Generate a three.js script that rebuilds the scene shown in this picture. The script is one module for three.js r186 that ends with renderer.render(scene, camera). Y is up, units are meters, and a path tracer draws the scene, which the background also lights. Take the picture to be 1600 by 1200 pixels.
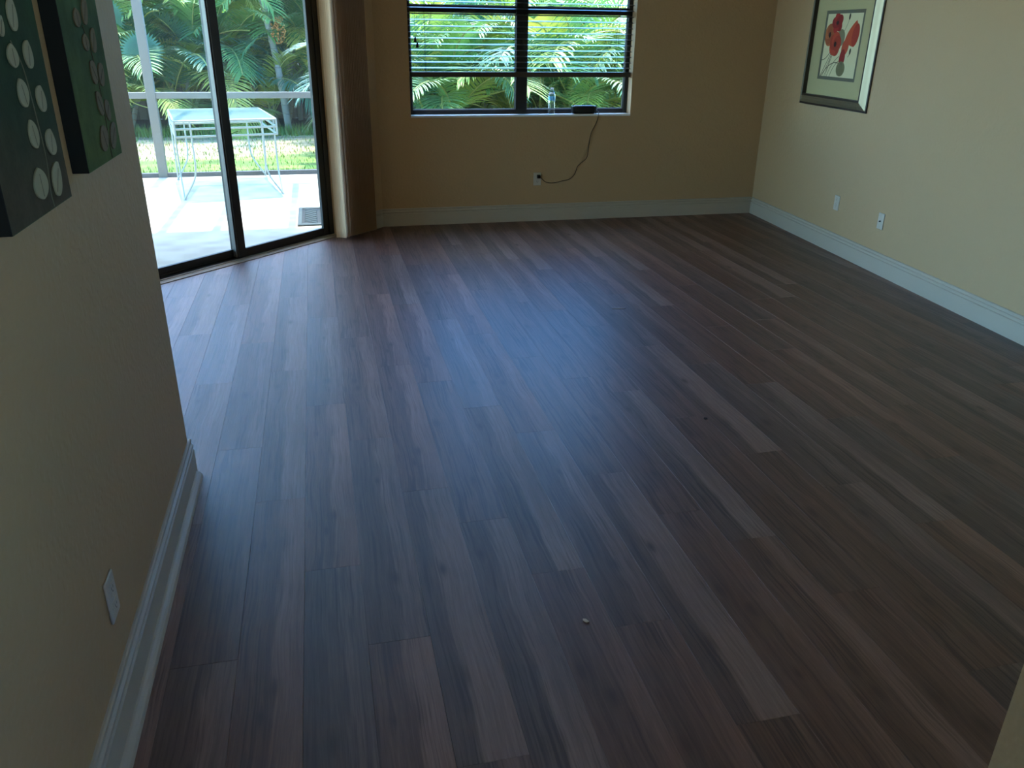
import * as THREE from 'three';
import { Sky } from 'three/addons/objects/Sky.js';
import { RoundedBoxGeometry } from 'three/addons/geometries/RoundedBoxGeometry.js';
import { mergeGeometries } from 'three/addons/utils/BufferGeometryUtils.js';

// ---------------------------------------------------------------- camera, sky, sun, exposure
const scene = new THREE.Scene();
const CAM = { H: 1.6, pitch: 23.6, roll: 0.72, yaw: 13.3, f: 1250 };
const camera = new THREE.PerspectiveCamera(2 * Math.atan(600 / CAM.f) * 180 / Math.PI, 4 / 3, 0.05, 300);
{
  const r = Math.PI / 180, p = CAM.pitch * r, a = CAM.yaw * r, q = CAM.roll * r;
  const fw = new THREE.Vector3(Math.sin(a) * Math.cos(p), -Math.sin(p), -Math.cos(a) * Math.cos(p));
  const rt = new THREE.Vector3(Math.cos(a), 0, Math.sin(a)), up = new THREE.Vector3().crossVectors(rt, fw);
  camera.position.set(0, CAM.H, 0);
  camera.up.copy(rt.clone().multiplyScalar(-Math.sin(q)).addScaledVector(up, Math.cos(q)));
  camera.lookAt(camera.position.clone().add(fw));
}
scene.add(camera);
const SUN_ELEVATION = 76 * Math.PI / 180;
const sunDirection = new THREE.Vector3(0, Math.sin(SUN_ELEVATION), -Math.cos(SUN_ELEVATION));
const sky = new Sky(); sky.name = 'sky'; sky.scale.setScalar(4000);
Object.assign(sky.material.uniforms.turbidity, { value: 4 });
sky.material.uniforms.rayleigh.value = 1.3;
sky.material.uniforms.mieCoefficient.value = 0.004;
sky.material.uniforms.mieDirectionalG.value = 0.8;
sky.material.uniforms.sunPosition.value.copy(sunDirection);
scene.add(sky);
scene.environmentIntensity = 0.9;
const sun = new THREE.DirectionalLight(0xffecd2, 6.5);
sun.name = 'sun'; sun.position.copy(sunDirection).multiplyScalar(40); sun.target.position.set(0, 0, -9);
sun.position.add(sun.target.position); scene.add(sun, sun.target);
sun.castShadow = true; sun.shadow.mapSize.set(4096, 4096);
Object.assign(sun.shadow.camera, { left: -14, right: 14, top: 14, bottom: -14, near: 1, far: 90 });
const renderer = new THREE.WebGLRenderer({ antialias: true });
renderer.toneMapping = THREE.LinearToneMapping;
renderer.toneMappingExposure = 1.68;
renderer.shadowMap.enabled = true;

// ---------------------------------------------------------------- helpers
let seed = 12345;
const rnd = () => { seed = (seed * 1664525 + 1013904223) >>> 0; return seed / 4294967296; };
const rr = (a, b) => a + (b - a) * rnd();
const hash = (x, y, s) => { let h = Math.imul(x, 374761393) ^ Math.imul(y, 668265263) ^ Math.imul(s, 1274126177); h = Math.imul(h ^ (h >>> 13), 1274126177); return ((h ^ (h >>> 16)) >>> 0) / 4294967296; };
const noise = (x, y, s = 0, px = 0, py = 0) => {
  const ix = Math.floor(x), iy = Math.floor(y), fx = x - ix, fy = y - iy, u = fx * fx * (3 - 2 * fx), v = fy * fy * (3 - 2 * fy);
  const wx = (i) => px ? ((i % px) + px) % px : i, wy = (i) => py ? ((i % py) + py) % py : i;
  const a = hash(wx(ix), wy(iy), s), b = hash(wx(ix + 1), wy(iy), s), c = hash(wx(ix), wy(iy + 1), s), d = hash(wx(ix + 1), wy(iy + 1), s);
  return a + (b - a) * u + (c - a) * v + (a - b - c + d) * u * v;
};
const sstep = (a, b, x) => { const t = Math.min(1, Math.max(0, (x - a) / (b - a))); return t * t * (3 - 2 * t); };
function dataTexture(w, h, fn, srgb = true) {
  const d = new Uint8Array(w * h * 4);
  for (let j = 0; j < h; j++) for (let i = 0; i < w; i++) {
    const c = fn(i / w, j / h, i, j), k = (j * w + i) * 4;
    d[k] = Math.min(255, Math.max(0, c[0])); d[k + 1] = Math.min(255, Math.max(0, c[1])); d[k + 2] = Math.min(255, Math.max(0, c[2])); d[k + 3] = 255;
  }
  const t = new THREE.DataTexture(d, w, h); t.magFilter = THREE.LinearFilter; t.minFilter = THREE.LinearMipmapLinearFilter; t.generateMipmaps = true;
  t.wrapS = t.wrapT = THREE.RepeatWrapping; if (srgb) t.colorSpace = THREE.SRGBColorSpace; t.needsUpdate = true; return t;
}
const names = {};
const numbered = (n) => { names[n] = (names[n] ?? -1) + 1; return names[n] ? n + '_' + String(names[n]).padStart(3, '0') : n; };
const mat = (color, roughness = 0.6, metalness = 0, extra = {}) => new THREE.MeshStandardMaterial({ color, roughness, metalness, ...extra });
const phys = (o) => new THREE.MeshPhysicalMaterial(o);
function thing(name, label, category, position = [0, 0, 0], turn = 0, group) {
  const o = new THREE.Group(); o.name = numbered(name); o.position.set(...position); o.rotation.y = turn;
  o.userData = { label, category }; if (group) o.userData.group = group;
  scene.add(o); return o;
}
function structure(name, label, category, object) {
  const o = object ?? new THREE.Group(); o.name = name; o.userData = { kind: 'structure', label, category }; scene.add(o); return o;
}
function part(name, geometry, material, parent, position, rotation) {
  const m = new THREE.Mesh(geometry, material); m.name = name;
  if (position) m.position.set(...position); if (rotation) m.rotation.set(...rotation);
  parent.add(m); return m;
}
const bx = (x0, x1, y0, y1, z0, z1) => new THREE.BoxGeometry(x1 - x0, y1 - y0, z1 - z0).translate((x0 + x1) / 2, (y0 + y1) / 2, (z0 + z1) / 2);
const rbx = (x0, x1, y0, y1, z0, z1, r = 0.003, s = 2) => new RoundedBoxGeometry(x1 - x0, y1 - y0, z1 - z0, s, Math.min(r, (x1 - x0) / 2.01, (y1 - y0) / 2.01, (z1 - z0) / 2.01)).translate((x0 + x1) / 2, (y0 + y1) / 2, (z0 + z1) / 2);
const merge = (l) => mergeGeometries(l.map((g) => (g.index ? g.toNonIndexed() : g)).map((g) => { for (const k of Object.keys(g.attributes)) if (!['position', 'normal', 'uv'].includes(k)) g.deleteAttribute(k); return g; }));
const rod = (a, b, r, n = 8) => { const A = new THREE.Vector3(...a), B = new THREE.Vector3(...b), d = B.clone().sub(A), g = new THREE.CylinderGeometry(r, r, d.length(), n); g.applyQuaternion(new THREE.Quaternion().setFromUnitVectors(new THREE.Vector3(0, 1, 0), d.normalize())); return g.translate((A.x + B.x) / 2, (A.y + B.y) / 2, (A.z + B.z) / 2); };
const tube = (pts, r, n = 40, k = 8) => new THREE.TubeGeometry(new THREE.CatmullRomCurve3(pts.map((p) => new THREE.Vector3(...p))), n, r, k);
// outline of [x, y] extruded along z from z0 to z1
const slab = (outline, z0, z1, holes = [], bevel = 0) => {
  const s = new THREE.Shape(outline.map((p) => new THREE.Vector2(...p)));
  for (const h of holes) s.holes.push(new THREE.Path(h.map((p) => new THREE.Vector2(...p))));
  return new THREE.ExtrudeGeometry(s, { depth: z1 - z0 - 2 * bevel, bevelEnabled: bevel > 0, bevelThickness: bevel, bevelSize: bevel, bevelOffset: -bevel, bevelSegments: 2, curveSegments: 16 }).translate(0, 0, z0 + bevel);
};
const rect = (x0, x1, y0, y1) => [[x0, y0], [x1, y0], [x1, y1], [x0, y1]];

// ---------------------------------------------------------------- frames of the walls: local x runs to the right as seen from the room, z points into the room
const Q = Math.PI / 4;
const FRAME = {
  back: { position: [0, 0, -7.26], turn: 0 },
  left: { position: [-0.585, 0, 0], turn: Math.PI / 2 },
  door: { position: [0, 0, 0], turn: Q },                       // local x = u along the wall, z = n across it
  right: { position: [4.136, 0, -7.26], turn: Math.atan2(-3.743, -0.285) },
};
const WALL_N = -4.775, CEILING = 2.75, RIGHT_LENGTH = 7.2;
const inFrame = (o, f) => { o.position.set(...f.position); o.rotation.y = f.turn; return o; };

// ---------------------------------------------------------------- materials of the room
const wallBump = dataTexture(512, 512, (u, v) => {
  const a = noise(u * 64, v * 64, 3, 64, 64), b = noise(u * 24, v * 24, 5, 24, 24), c = noise(u * 140, v * 140, 7, 140, 140);
  const k = 255 * (0.5 * sstep(0.42, 0.7, a * 0.55 + b * 0.45) + 0.2 * c); return [k, k, k];
}, false);
wallBump.repeat.set(1.1, 1.1);
const M = {
  wall: mat(new THREE.Color(0.50, 0.335, 0.182), 0.62, 0, { bumpMap: wallBump, bumpScale: 0.0012 }),
  ceiling: mat(new THREE.Color(0.74, 0.62, 0.44), 0.9),
  white: mat(new THREE.Color(0.48, 0.42, 0.34), 0.45),
  plate: mat(new THREE.Color(0.56, 0.51, 0.44), 0.4),
  slot: mat(0x1b1815, 0.6),
  bronze: mat(new THREE.Color(0.012, 0.011, 0.011), 0.42, 0.0),
  silver: mat(new THREE.Color(0.55, 0.53, 0.5), 0.35, 0.8),
  threshold: mat(new THREE.Color(0.26, 0.20, 0.15), 0.5),
  glass: phys({ color: 0xf4fbfa, roughness: 0.02, transmission: 1, thickness: 0, ior: 1.45 }),
  sill: mat(new THREE.Color(0.86, 0.86, 0.85), 0.22),
  vane: mat(new THREE.Color(0.60, 0.40, 0.24), 0.65),
  slat: mat(new THREE.Color(0.05, 0.035, 0.025), 0.28),
  cord: mat(0x14100c, 0.6),
};

// ---------------------------------------------------------------- floor: planks one by one
const plankTextures = [];
for (let k = 0; k < 9; k++) {
  const s = 40 + k * 17, light = [0.55, 0.35, 0.7, 0.25, 0.6, 0.45, 0.15, 0.5, 0.8][k], edge = [0.62, 0.7, 0.5, 0.75, 0.58, 0.66, 0.8, 0.6, 0.4][k];
  const warm = [0, 6, -3, 4, 8, -4, 2, 5, 0][k], knots = [];
  for (let i = 0; i < (k % 3 === 1 ? 3 : k % 3 === 0 ? 2 : 1); i++) knots.push([0.15 + 0.5 * hash(i, 1, s), 0.1 + 0.8 * hash(i, 2, s), 0.5 + 0.7 * hash(i, 3, s)]);
  plankTextures.push(dataTexture(160, 1024, (u, v) => {
    let du = 0, kn = 0;
    for (const [ku, kv, ks] of knots) { const dx = (u - ku) * 0.178 / 0.012, dy = (v - kv) * 1.278 / 0.03, d = Math.sqrt(dx * dx + dy * dy) / ks; kn = Math.max(kn, Math.exp(-d * d * 0.9)); du += 0.05 * Math.exp(-d * 0.55) * Math.sign(u - ku + 1e-6); }
    const wob = (noise(v * 5, 0.5, s) - 0.5) * 0.16 + (noise(v * 14, 3.5, s) - 0.5) * 0.05, uu = u + wob * 0.6 - du;
    const g1 = noise(uu * 26, v * 9, s + 1), g2 = noise(uu * 75, v * 22, s + 2), g3 = noise(uu * 150, v * 60, s + 3), g4 = noise(uu * 7, v * 3, s + 4);
    const band = sstep(edge - 0.10, edge + 0.06, uu + (g1 - 0.5) * 0.10 + (g2 - 0.5) * 0.05) * light * (0.55 + 0.75 * noise(v * 2.2, 7.5, s + 8));
    const cluster = sstep(0.35, 0.75, noise(uu * 4, v * 3.1, s + 9)), dark = sstep(0.58, 0.80, noise(uu * 38, v * 5.2, s + 5)) * (0.35 + 0.75 * cluster) * (1 - band * 0.7) + sstep(0.66, 0.88, noise(uu * 90, v * 14, s + 6)) * (0.2 + 0.5 * cluster);
    let t = 0.30 + 0.20 * (g1 - 0.5) + 0.16 * (g2 - 0.5) + 0.12 * (g3 - 0.5) + 0.22 * (g4 - 0.5) + 0.62 * band - 0.36 * dark;
    t = t * (1 - 0.85 * kn) - 0.1 * kn; t = Math.max(-0.15, Math.min(1, t));
    return [70 + 80 * t + warm, 43 + 78 * t, 35 + 76 * t - warm * 0.5];
  }));
}
const plankBump = dataTexture(128, 1024, (u, v) => {
  const a = noise(u * 60, v * 14, 91, 60, 14), b = noise(u * 110, v * 50, 92, 110, 50), c = sstep(0.6, 0.85, noise(u * 44, v * 8, 93, 44, 8));
  const k = 255 * (0.45 * a + 0.35 * b + 0.2 * (1 - c)); return [k, k, k];
}, false);
const plankMaterials = plankTextures.map((t, i) => phys({ map: t, roughness: 0.46 + 0.02 * (i % 3), ior: 1.85, bumpMap: plankBump, bumpScale: 0.00025 }));
const floor = structure('floor', 'brown grey wood plank floor with pale bands running toward the window wall', 'floor');
{
  const P = 0.1785, S0 = 0.022, L = 1.278, G = 0.0002, B = 0.0006;
  const phase = { '-3': 0.575, '-2': 0.127, '-1': 0.943, 0: 0.557, 1: 0.09, 2: 1.115, 3: 0.774, 4: 0.478, 5: 0.064, 6: 1.017, 7: 0.81, 8: 0.478, 9: 0.099, 10: 1.07, 11: 0.768, 12: 0.33, 13: 1.18, 14: 0.39, 15: 0.78 };
  const outline = [];   // room outline on the floor, cut to by wall thickness underneath the baseboards
  const cut = (x) => {  // [far z, near z] of the floor at this x
    let far = -7.29;
    if (x < 0.52) far = -6.753 - x - 0.0;                                   // the wall across the corner
    const doorFar = -4.835 * Math.SQRT2 - x;
    if (x < 0.13 && x > -2.75) far = doorFar;
    if (x < -0.65) return [far, -3.0];
    if (x > 1.2) return [far, -0.86];
    return [far, 2.6];
  };
  const plankGeometry = (x0, x1, z0, z1, zA, zB, skew0, skew1) => {
    // top with chamfered edges; far end may be skewed where it meets the door sill
    const x = [x0 + G, x1 - G], zf = [z0 + G + skew0, z0 + G + skew1], zn = z1 - G, p = [], uv = [];
    const push = (a) => { p.push(...a); uv.push((a[0] - x0) / (x1 - x0), (zB - a[2]) / L); };
    const o = [[x[0], -B, zn], [x[1], -B, zn], [x[1], -B, zf[1]], [x[0], -B, zf[0]]], t = [[x[0] + B, 0, zn - B], [x[1] - B, 0, zn - B], [x[1] - B, 0, zf[1] + B], [x[0] + B, 0, zf[0] + B]], d = o.map((q) => [q[0], -0.005, q[2]]);
    const quad = (a, b, c, e) => { for (const q of [a, b, c, a, c, e]) push(q); };
    quad(t[0], t[1], t[2], t[3]);
    for (let i = 0; i < 4; i++) { const j = (i + 1) % 4; quad(o[i], o[j], t[j], t[i]); quad(d[i], d[j], o[j], o[i]); }
    const g = new THREE.BufferGeometry(); g.setAttribute('position', new THREE.Float32BufferAttribute(p, 3)); g.setAttribute('uv', new THREE.Float32BufferAttribute(uv, 2)); g.computeVertexNormals(); return g;
  };
  const rest = plankMaterials.map(() => []);
  let count = 0;
  for (let r = -20; r <= 23; r++) {
    const x0 = S0 + r * P, x1 = x0 + P, xm = (x0 + x1) / 2, [far, near] = cut(xm), ph = phase[r] ?? hash(r + 50, 9, 4) * L;
    let z1 = Math.ceil((near + ph) / L) * L - ph;
    for (; z1 > far; z1 -= L) {
      const z0 = z1 - L, a = Math.max(z0, far), b = Math.min(z1, near);
      if (b - a < 0.02) continue;
      const diagonal = a === far && xm < 0.52, [f0] = cut(x0 + 1e-4), [f1] = cut(x1 - 1e-4);
      const g = plankGeometry(x0, x1, a, b, z0, z1, diagonal ? f0 - far : 0, diagonal ? f1 - far : 0), m = Math.floor(hash(r + 60, Math.round(z0 * 10) + 200, 8) * 8.999);
      const seen = xm > -1.45 && b < -0.75 && !(xm < -0.62 && b > -4.4);
      if (seen) { part('plank', g, plankMaterials[m], floor); count++; } else rest[m].push(g);
    }
  }
  rest.forEach((l, i) => { if (l.length) { const o = part('plank_field', mergeGeometries(l), plankMaterials[i], floor); o.userData.kind = 'stuff'; } });
  part('subfloor', slab([[-3.9, -2.7], [4.5, -2.7], [4.5, 7.46], [0.43, 7.46], [-3.9, 3.13]], -0.15, -0.005).rotateX(-Math.PI / 2), mat(0x3a332c, 0.9), floor);
  console.log('planks', count);
}

// ---------------------------------------------------------------- walls, ceiling
const wallMesh = (name, label, g, f) => { const m = new THREE.Mesh(g, M.wall); structure(name, label, 'wall', m); return inFrame(m, f); };
const WIN = { x0: 0.79, x1: 2.795, y0: 0.93, y1: 2.42 };
const DOOR = { u0: 1.3, u1: 5.0, y1: 2.42 };
wallMesh('wall_back', 'tan painted wall around the window with dark blinds', slab(rect(0.43, 4.34, -0.15, CEILING), -0.2, 0, [rect(WIN.x0, WIN.x1, WIN.y0, WIN.y1)]), FRAME.back);
wallMesh('wall_right', 'long tan wall with the poppy picture', slab(rect(-0.2, RIGHT_LENGTH, -0.15, CEILING), -0.2, 0), FRAME.right);
wallMesh('wall_door', 'tan wall set across the corner around the sliding glass door',
  slab([[0.75, -0.15], [DOOR.u0, -0.15], [DOOR.u0, DOOR.y1], [DOOR.u1, DOOR.y1], [DOOR.u1, -0.15], [5.52, -0.15], [5.52, CEILING], [0.75, CEILING]], WALL_N - 0.2, WALL_N), FRAME.door);
wallMesh('wall_left', 'near tan wall with the two leaf canvases', slab(rect(-2.7, 2.935, -0.15, CEILING), -0.2, 0, [], 0), FRAME.left);
wallMesh('wall_nook', 'tan wall behind the end of the near left wall', bx(-3.9, -0.78, -0.15, CEILING, -2.935, -2.73), { position: [0, 0, 0], turn: 0 });
const ENTRY = { z0: 0.35, z1: 2.1, y0: 0.8, y1: 2.25 };
wallMesh('wall_side', 'tan wall with the entry window beside the camera', merge([bx(1.162, 1.355, -0.15, ENTRY.y0, ENTRY.z0, 2.7), bx(1.162, 1.355, ENTRY.y1, CEILING, ENTRY.z0, 2.7), bx(1.162, 1.355, ENTRY.y0, ENTRY.y1, ENTRY.z1, 2.7)]), { position: [0, 0, 0], turn: 0 });
wallMesh('wall_corner', 'tan wall corner beside the camera at the lower right', slab([[1.162, -0.88], [4.2, -0.88], [4.2, -0.68], [1.355, -0.68], [1.355, ENTRY.z0], [1.162, ENTRY.z0]].map(([x, z]) => [x, -z]), 0, CEILING + 0.15).rotateX(-Math.PI / 2).translate(0, -0.15, 0), { position: [0, 0, 0], turn: 0 });
structure('window_2', 'entry window beside the camera', 'window', inFrame(new THREE.Group(), { position: [1.255, 0, 0], turn: -Math.PI / 2 }));
wallMesh('wall_entry', 'tan wall behind the camera', bx(-0.8, 1.4, -0.15, CEILING, 2.5, 2.7), { position: [0, 0, 0], turn: 0 });
{
  const c = new THREE.Mesh(bx(-4, 4.6, CEILING, CEILING + 0.15, -7.46, 2.8), M.ceiling); structure('ceiling', 'plain white ceiling above the room', 'ceiling', c);
}
// baseboards: profile [depth, height]
const bbProfile = [[0, 0], [0.016, 0], [0.016, 0.108], [0.010, 0.111], [0.010, 0.117], [0.015, 0.121], [0.015, 0.130], [0.008, 0.135], [0.008, 0.144], [0.0115, 0.148], [0.0105, 0.153], [0.006, 0.155], [0, 0.155]];
const moulding = (profile, length) => {
  const s = new THREE.Shape(profile.map(([d, h]) => new THREE.Vector2(-d, h)));   // extrude along z then turn so that z -> x, -x -> z
  return new THREE.ExtrudeGeometry(s, { depth: length, bevelEnabled: false }).rotateY(Math.PI / 2);
};
const baseboard = (name, label, f, x0, x1, profile = bbProfile, n = 0) => {
  const m = new THREE.Mesh(moulding(profile, x1 - x0), M.white); structure(name, label, 'baseboard', m);
  const g = new THREE.Vector3(x0, 0, n).applyAxisAngle(new THREE.Vector3(0, 1, 0), f.turn); m.position.set(f.position[0] + g.x, 0, f.position[2] + g.z); m.rotation.y = f.turn; return m;
};
baseboard('baseboard_back', 'white baseboard under the window wall', FRAME.back, 0.50, 4.12);
baseboard('baseboard_right', 'white baseboard along the long right wall', FRAME.right, 0.015, 6.4);
baseboard('baseboard_left', 'white baseboard with beaded top along the near left wall', FRAME.left, -2.4, 2.953);
baseboard('baseboard_door', 'short white baseboard between the vertical blinds and the window wall', FRAME.door, 5.02, 5.475, bbProfile, WALL_N);
baseboard('trim_1', 'white quarter round shoe moulding along the near left baseboard', FRAME.left, -2.4, 2.925, [[0.016, 0], [0.038, 0], [0.038, 0.008], [0.035, 0.016], [0.029, 0.022], [0.022, 0.026], [0.016, 0.027]]);

// ---------------------------------------------------------------- sliding glass door
{
  const d = inFrame(structure('door_1', 'black framed sliding glass door opening on the patio', 'door'), FRAME.door);
  const Y = DOOR.y1, N0 = -5.0, N1 = -4.905;
  part('head', bx(DOOR.u0, DOOR.u1, Y - 0.06, Y, N0, N1), M.bronze, d);
  for (const [a, b] of [[DOOR.u0, DOOR.u0 + 0.05], [DOOR.u1 - 0.05, DOOR.u1]]) part('jamb', rbx(a, b, 0, Y - 0.06, N0, N1, 0.003), M.bronze, d);
  part('sill_track', merge([bx(DOOR.u0, DOOR.u1, -0.02, 0.012, N0 - 0.02, N1), bx(DOOR.u0, DOOR.u1, 0.012, 0.026, -4.955, -4.95)]), M.bronze, d);
  part('track_lip', rbx(DOOR.u0, DOOR.u1, -0.01, 0.013, N1, N1 + 0.008, 0.002), M.silver, d);
  part('threshold_strip', rbx(DOOR.u0, DOOR.u1, -0.01, 0.006, N1 + 0.008, -4.832, 0.003), M.threshold, d);
  const panel = (u0, u1, n, w0, w1) => {
    const p = new THREE.Group(); p.name = 'panel'; d.add(p);
    const t = 0.028;
    part('stile', rbx(u0, u0 + w0, 0.014, Y - 0.05, n - t / 2, n + t / 2, 0.003), M.bronze, p);
    part('stile', rbx(u1 - w1, u1, 0.014, Y - 0.05, n - t / 2, n + t / 2, 0.003), M.bronze, p);
    part('rail', rbx(u0 + w0, u1 - w1, 0.014, 0.075, n - t / 2, n + t / 2, 0.003), M.bronze, p);
    part('rail', rbx(u0 + w0, u1 - w1, Y - 0.11, Y - 0.05, n - t / 2, n + t / 2, 0.003), M.bronze, p);
    part('pane', bx(u0 + w0 - 0.01, u1 - w1 + 0.01, 0.07, Y - 0.1, n - 0.003, n + 0.003), M.glass, p);
    return p;
  };
  panel(3.975, 4.965, -4.930, 0.075, 0.075);
  const b = panel(2.7, 4.02, -4.970, 0.06, 0.055);
  part('meeting_stile_edge', merge([rbx(3.960, 3.966, 0.02, 2.36, -4.957, -4.918, 0.001), rbx(3.972, 3.976, 0.02, 2.36, -4.950, -4.912, 0.001)]), mat(new THREE.Color(0.13, 0.125, 0.12), 0.4, 0.6), b);
  panel(1.345, 2.76, -4.930, 0.06, 0.06);
}

// ---------------------------------------------------------------- window
{
  const w = inFrame(structure('window_1', 'black aluminium window of four panes behind the blinds', 'window'), FRAME.back);
  const { x0, x1, y0, y1 } = WIN, z0 = -0.16, z1 = -0.10, s = 0.018;
  part('sill', rbx(x0 - 0.0, x1 + 0.0, y0, y0 + s, -0.16, 0.012, 0.004), M.sill, w);
  part('frame_side', rbx(x0, x0 + 0.03, y0 + s, y1, z0, z1, 0.003), M.bronze, w);
  part('frame_side', rbx(x1 - 0.035, x1, y0 + s, y1, z0, z1, 0.003), M.bronze, w);
  part('frame_bottom', rbx(x0 + 0.03, x1 - 0.035, y0 + s, 0.985, z0, z1, 0.003), M.bronze, w);
  part('frame_top', rbx(x0 + 0.03, x1 - 0.035, y1 - 0.04, y1, z0, z1, 0.003), M.bronze, w);
  part('mullion', rbx(1.738, 1.842, 0.985, y1 - 0.04, z0, z1 + 0.012, 0.003), M.bronze, w);
  for (const [a, b] of [[x0 + 0.03, 1.738], [1.842, x1 - 0.035]]) {
    part('meeting_rail', rbx(a, b, 1.768, 1.82, z0, z1 + 0.004, 0.003), M.bronze, w);
    for (const [c, e] of [[0.985, 1.768], [1.82, y1 - 0.04]]) {
      const pane = part('pane', bx(a, b, c, e, -0.135, -0.129), M.glass, w);
      part('glazing_bead', merge([bx(a, a + 0.006, c, e, -0.128, -0.119), bx(b - 0.006, b, c, e, -0.128, -0.119), bx(a + 0.006, b - 0.006, c, c + 0.006, -0.128, -0.119), bx(a + 0.006, b - 0.006, e - 0.006, e, -0.128, -0.119)]), mat(new THREE.Color(0.2, 0.2, 0.2), 0.4, 0.3), pane);
    }
  }
}
{
  const w = scene.getObjectByName('window_2'); w.position.set(0, 0, 0); w.rotation.y = 0;
  const { z0, z1, y0, y1 } = ENTRY;
  for (const [a, b] of [[z0, z0 + 0.04], [z1 - 0.04, z1]]) part('frame_side', rbx(1.26, 1.32, y0, y1, a, b, 0.003), M.bronze, w);
  for (const [a, b] of [[y0, y0 + 0.04], [y1 - 0.04, y1]]) part('frame_rail', rbx(1.26, 1.32, a, b, z0 + 0.04, z1 - 0.04, 0.003), M.bronze, w);
  part('pane', bx(1.287, 1.293, y0 + 0.04, y1 - 0.04, z0 + 0.04, z1 - 0.04), M.glass, w);
}
// ---------------------------------------------------------------- horizontal blinds in the window
{
  const b = inFrame(thing('window_blind', 'dark brown slatted blind raised partway in the window', 'blind'), FRAME.back);
  const x0 = 0.80, x1 = 2.785, zc = -0.05;
  const slat = new RoundedBoxGeometry(x1 - x0, 0.0028, 0.05, 1, 0.0012);
  for (let i = 0; i < 22; i++) part('slat', slat, M.slat, b, [(x0 + x1) / 2, 1.331 + i * 0.0468, zc], [0.17, 0, 0.0]);
  part('bottom_rail', rbx(x0, x1, 1.258, 1.30, zc - 0.027, zc + 0.027, 0.004), M.slat, b);
  part('headrail', rbx(x0 - 0.005, x1 + 0.004, 2.355, 2.41, zc - 0.03, zc + 0.03, 0.004), M.slat, b);
  for (const x of [0.935, 1.79, 2.65]) part('ladder_cord', merge([rod([x, 1.3, zc + 0.028], [x, 2.36, zc + 0.028], 0.0012, 5), rod([x, 1.3, zc - 0.028], [x, 2.36, zc - 0.028], 0.0012, 5)]), M.cord, b);
  const c = part('lift_cord', merge([rod([0.852, 1.56, zc + 0.035], [0.852, 2.36, zc + 0.035], 0.0009, 5), rod([0.868, 1.52, zc + 0.035], [0.868, 2.36, zc + 0.035], 0.0009, 5)]), M.cord, b);
  for (const [x, y] of [[0.852, 1.53], [0.868, 1.488]]) part('tassel', new THREE.LatheGeometry([[0, 0], [0.011, 0], [0.0125, 0.008], [0.009, 0.03], [0.004, 0.042], [0, 0.044]].map((p) => new THREE.Vector2(...p)), 12), M.cord, c, [x, y, zc + 0.035]);
}
// ---------------------------------------------------------------- vertical blinds beside the door
{
  const b = inFrame(thing('vertical_blind', 'tan vertical blinds drawn together beside the sliding door', 'blind'), FRAME.door);
  const pts = [], n = 6, W = 0.09, T = 0.0011;
  for (let i = 0; i <= n; i++) { const t = i / n - 0.5; pts.push([0.012 * (1 - 4 * t * t), t * W]); }
  const outline = [...pts.map(([x, y]) => [x + T, y]), ...pts.slice().reverse().map(([x, y]) => [x, y])];
  const g = slab(outline, 0, 2.33).rotateX(-Math.PI / 2).translate(0, 0.022, 0);
  for (let i = 0; i < 22; i++) part('vane', g, M.vane, b, [4.885 + i * 0.0185 + rr(-0.003, 0.003), rr(-0.002, 0.002), -4.712 + rr(-0.003, 0.003)], [0, (i < 2 ? 0.32 - 0.15 * i : rr(-0.06, 0.06)), 0]);
  part('headrail', rbx(1.25, 5.32, 2.36, 2.42, -4.74, -4.685, 0.004), M.white, b);
  const chain = []; for (let i = 0; i < 21; i++) { const a = 4.885 + i * 0.0185; chain.push(rod([a, 0.03, -4.667], [a + 0.0185, 0.03, -4.667], 0.0016, 5)); }
  part('spacer_chain', merge(chain), M.plate, b);
}

// ---------------------------------------------------------------- outlets and plates
function wallPlate(name, label, category, f, x, y, kind) {
  const t = thing(name, label, category, [0, 0, 0], f.turn, undefined);
  const g = new THREE.Vector3(x, 0, 0).applyAxisAngle(new THREE.Vector3(0, 1, 0), f.turn); t.position.set(f.position[0] + g.x, y, f.position[2] + g.z);
  part('cover_plate', rbx(-0.036, 0.036, -0.058, 0.058, 0.0002, 0.007, 0.004, 3), M.plate, t);
  if (kind === 'duplex') for (const s of [-1, 1]) {
    const r = part('receptacle', rbx(-0.017, 0.017, s * 0.0245 - 0.0145, s * 0.0245 + 0.0145, 0.006, 0.0092, 0.003), M.plate, t);
    part('slot', merge([bx(-0.0075, -0.0055, s * 0.0245 - 0.002, s * 0.0245 + 0.007, 0.0085, 0.0094), bx(0.0055, 0.0075, s * 0.0245 - 0.002, s * 0.0245 + 0.006, 0.0085, 0.0094), bx(-0.002, 0.002, s * 0.0245 - 0.0095, s * 0.0245 - 0.006, 0.0085, 0.0094)]), M.slot, r);
  }
  if (kind === 'coax') { part('cable_jack', new THREE.CylinderGeometry(0.0048, 0.0055, 0.012, 12).rotateX(Math.PI / 2), M.slot, t, [0, 0, 0.012]); }
  for (const yy of kind === 'coax' ? [-0.042, 0.042] : [0]) part('screw', new THREE.CylinderGeometry(0.003, 0.003, 0.0015, 10).rotateX(Math.PI / 2), M.plate, t, [0, yy, 0.0073]);
  return t;
}
wallPlate('wall_outlet', 'white outlet with a plugged in cord below the window', 'outlet', FRAME.back, 1.93, 0.384, 'duplex');
wallPlate('wall_outlet', 'white outlet on the right wall nearer the window corner', 'outlet', FRAME.right, 1.545, 0.39, 'duplex');
wallPlate('cable_plate', 'white cable jack plate on the right wall', 'wall plate', FRAME.right, 2.175, 0.376, 'coax');
wallPlate('wall_outlet', 'white outlet low on the near left wall below the canvases', 'outlet', FRAME.left, 1.757, 0.332, 'duplex');

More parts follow.
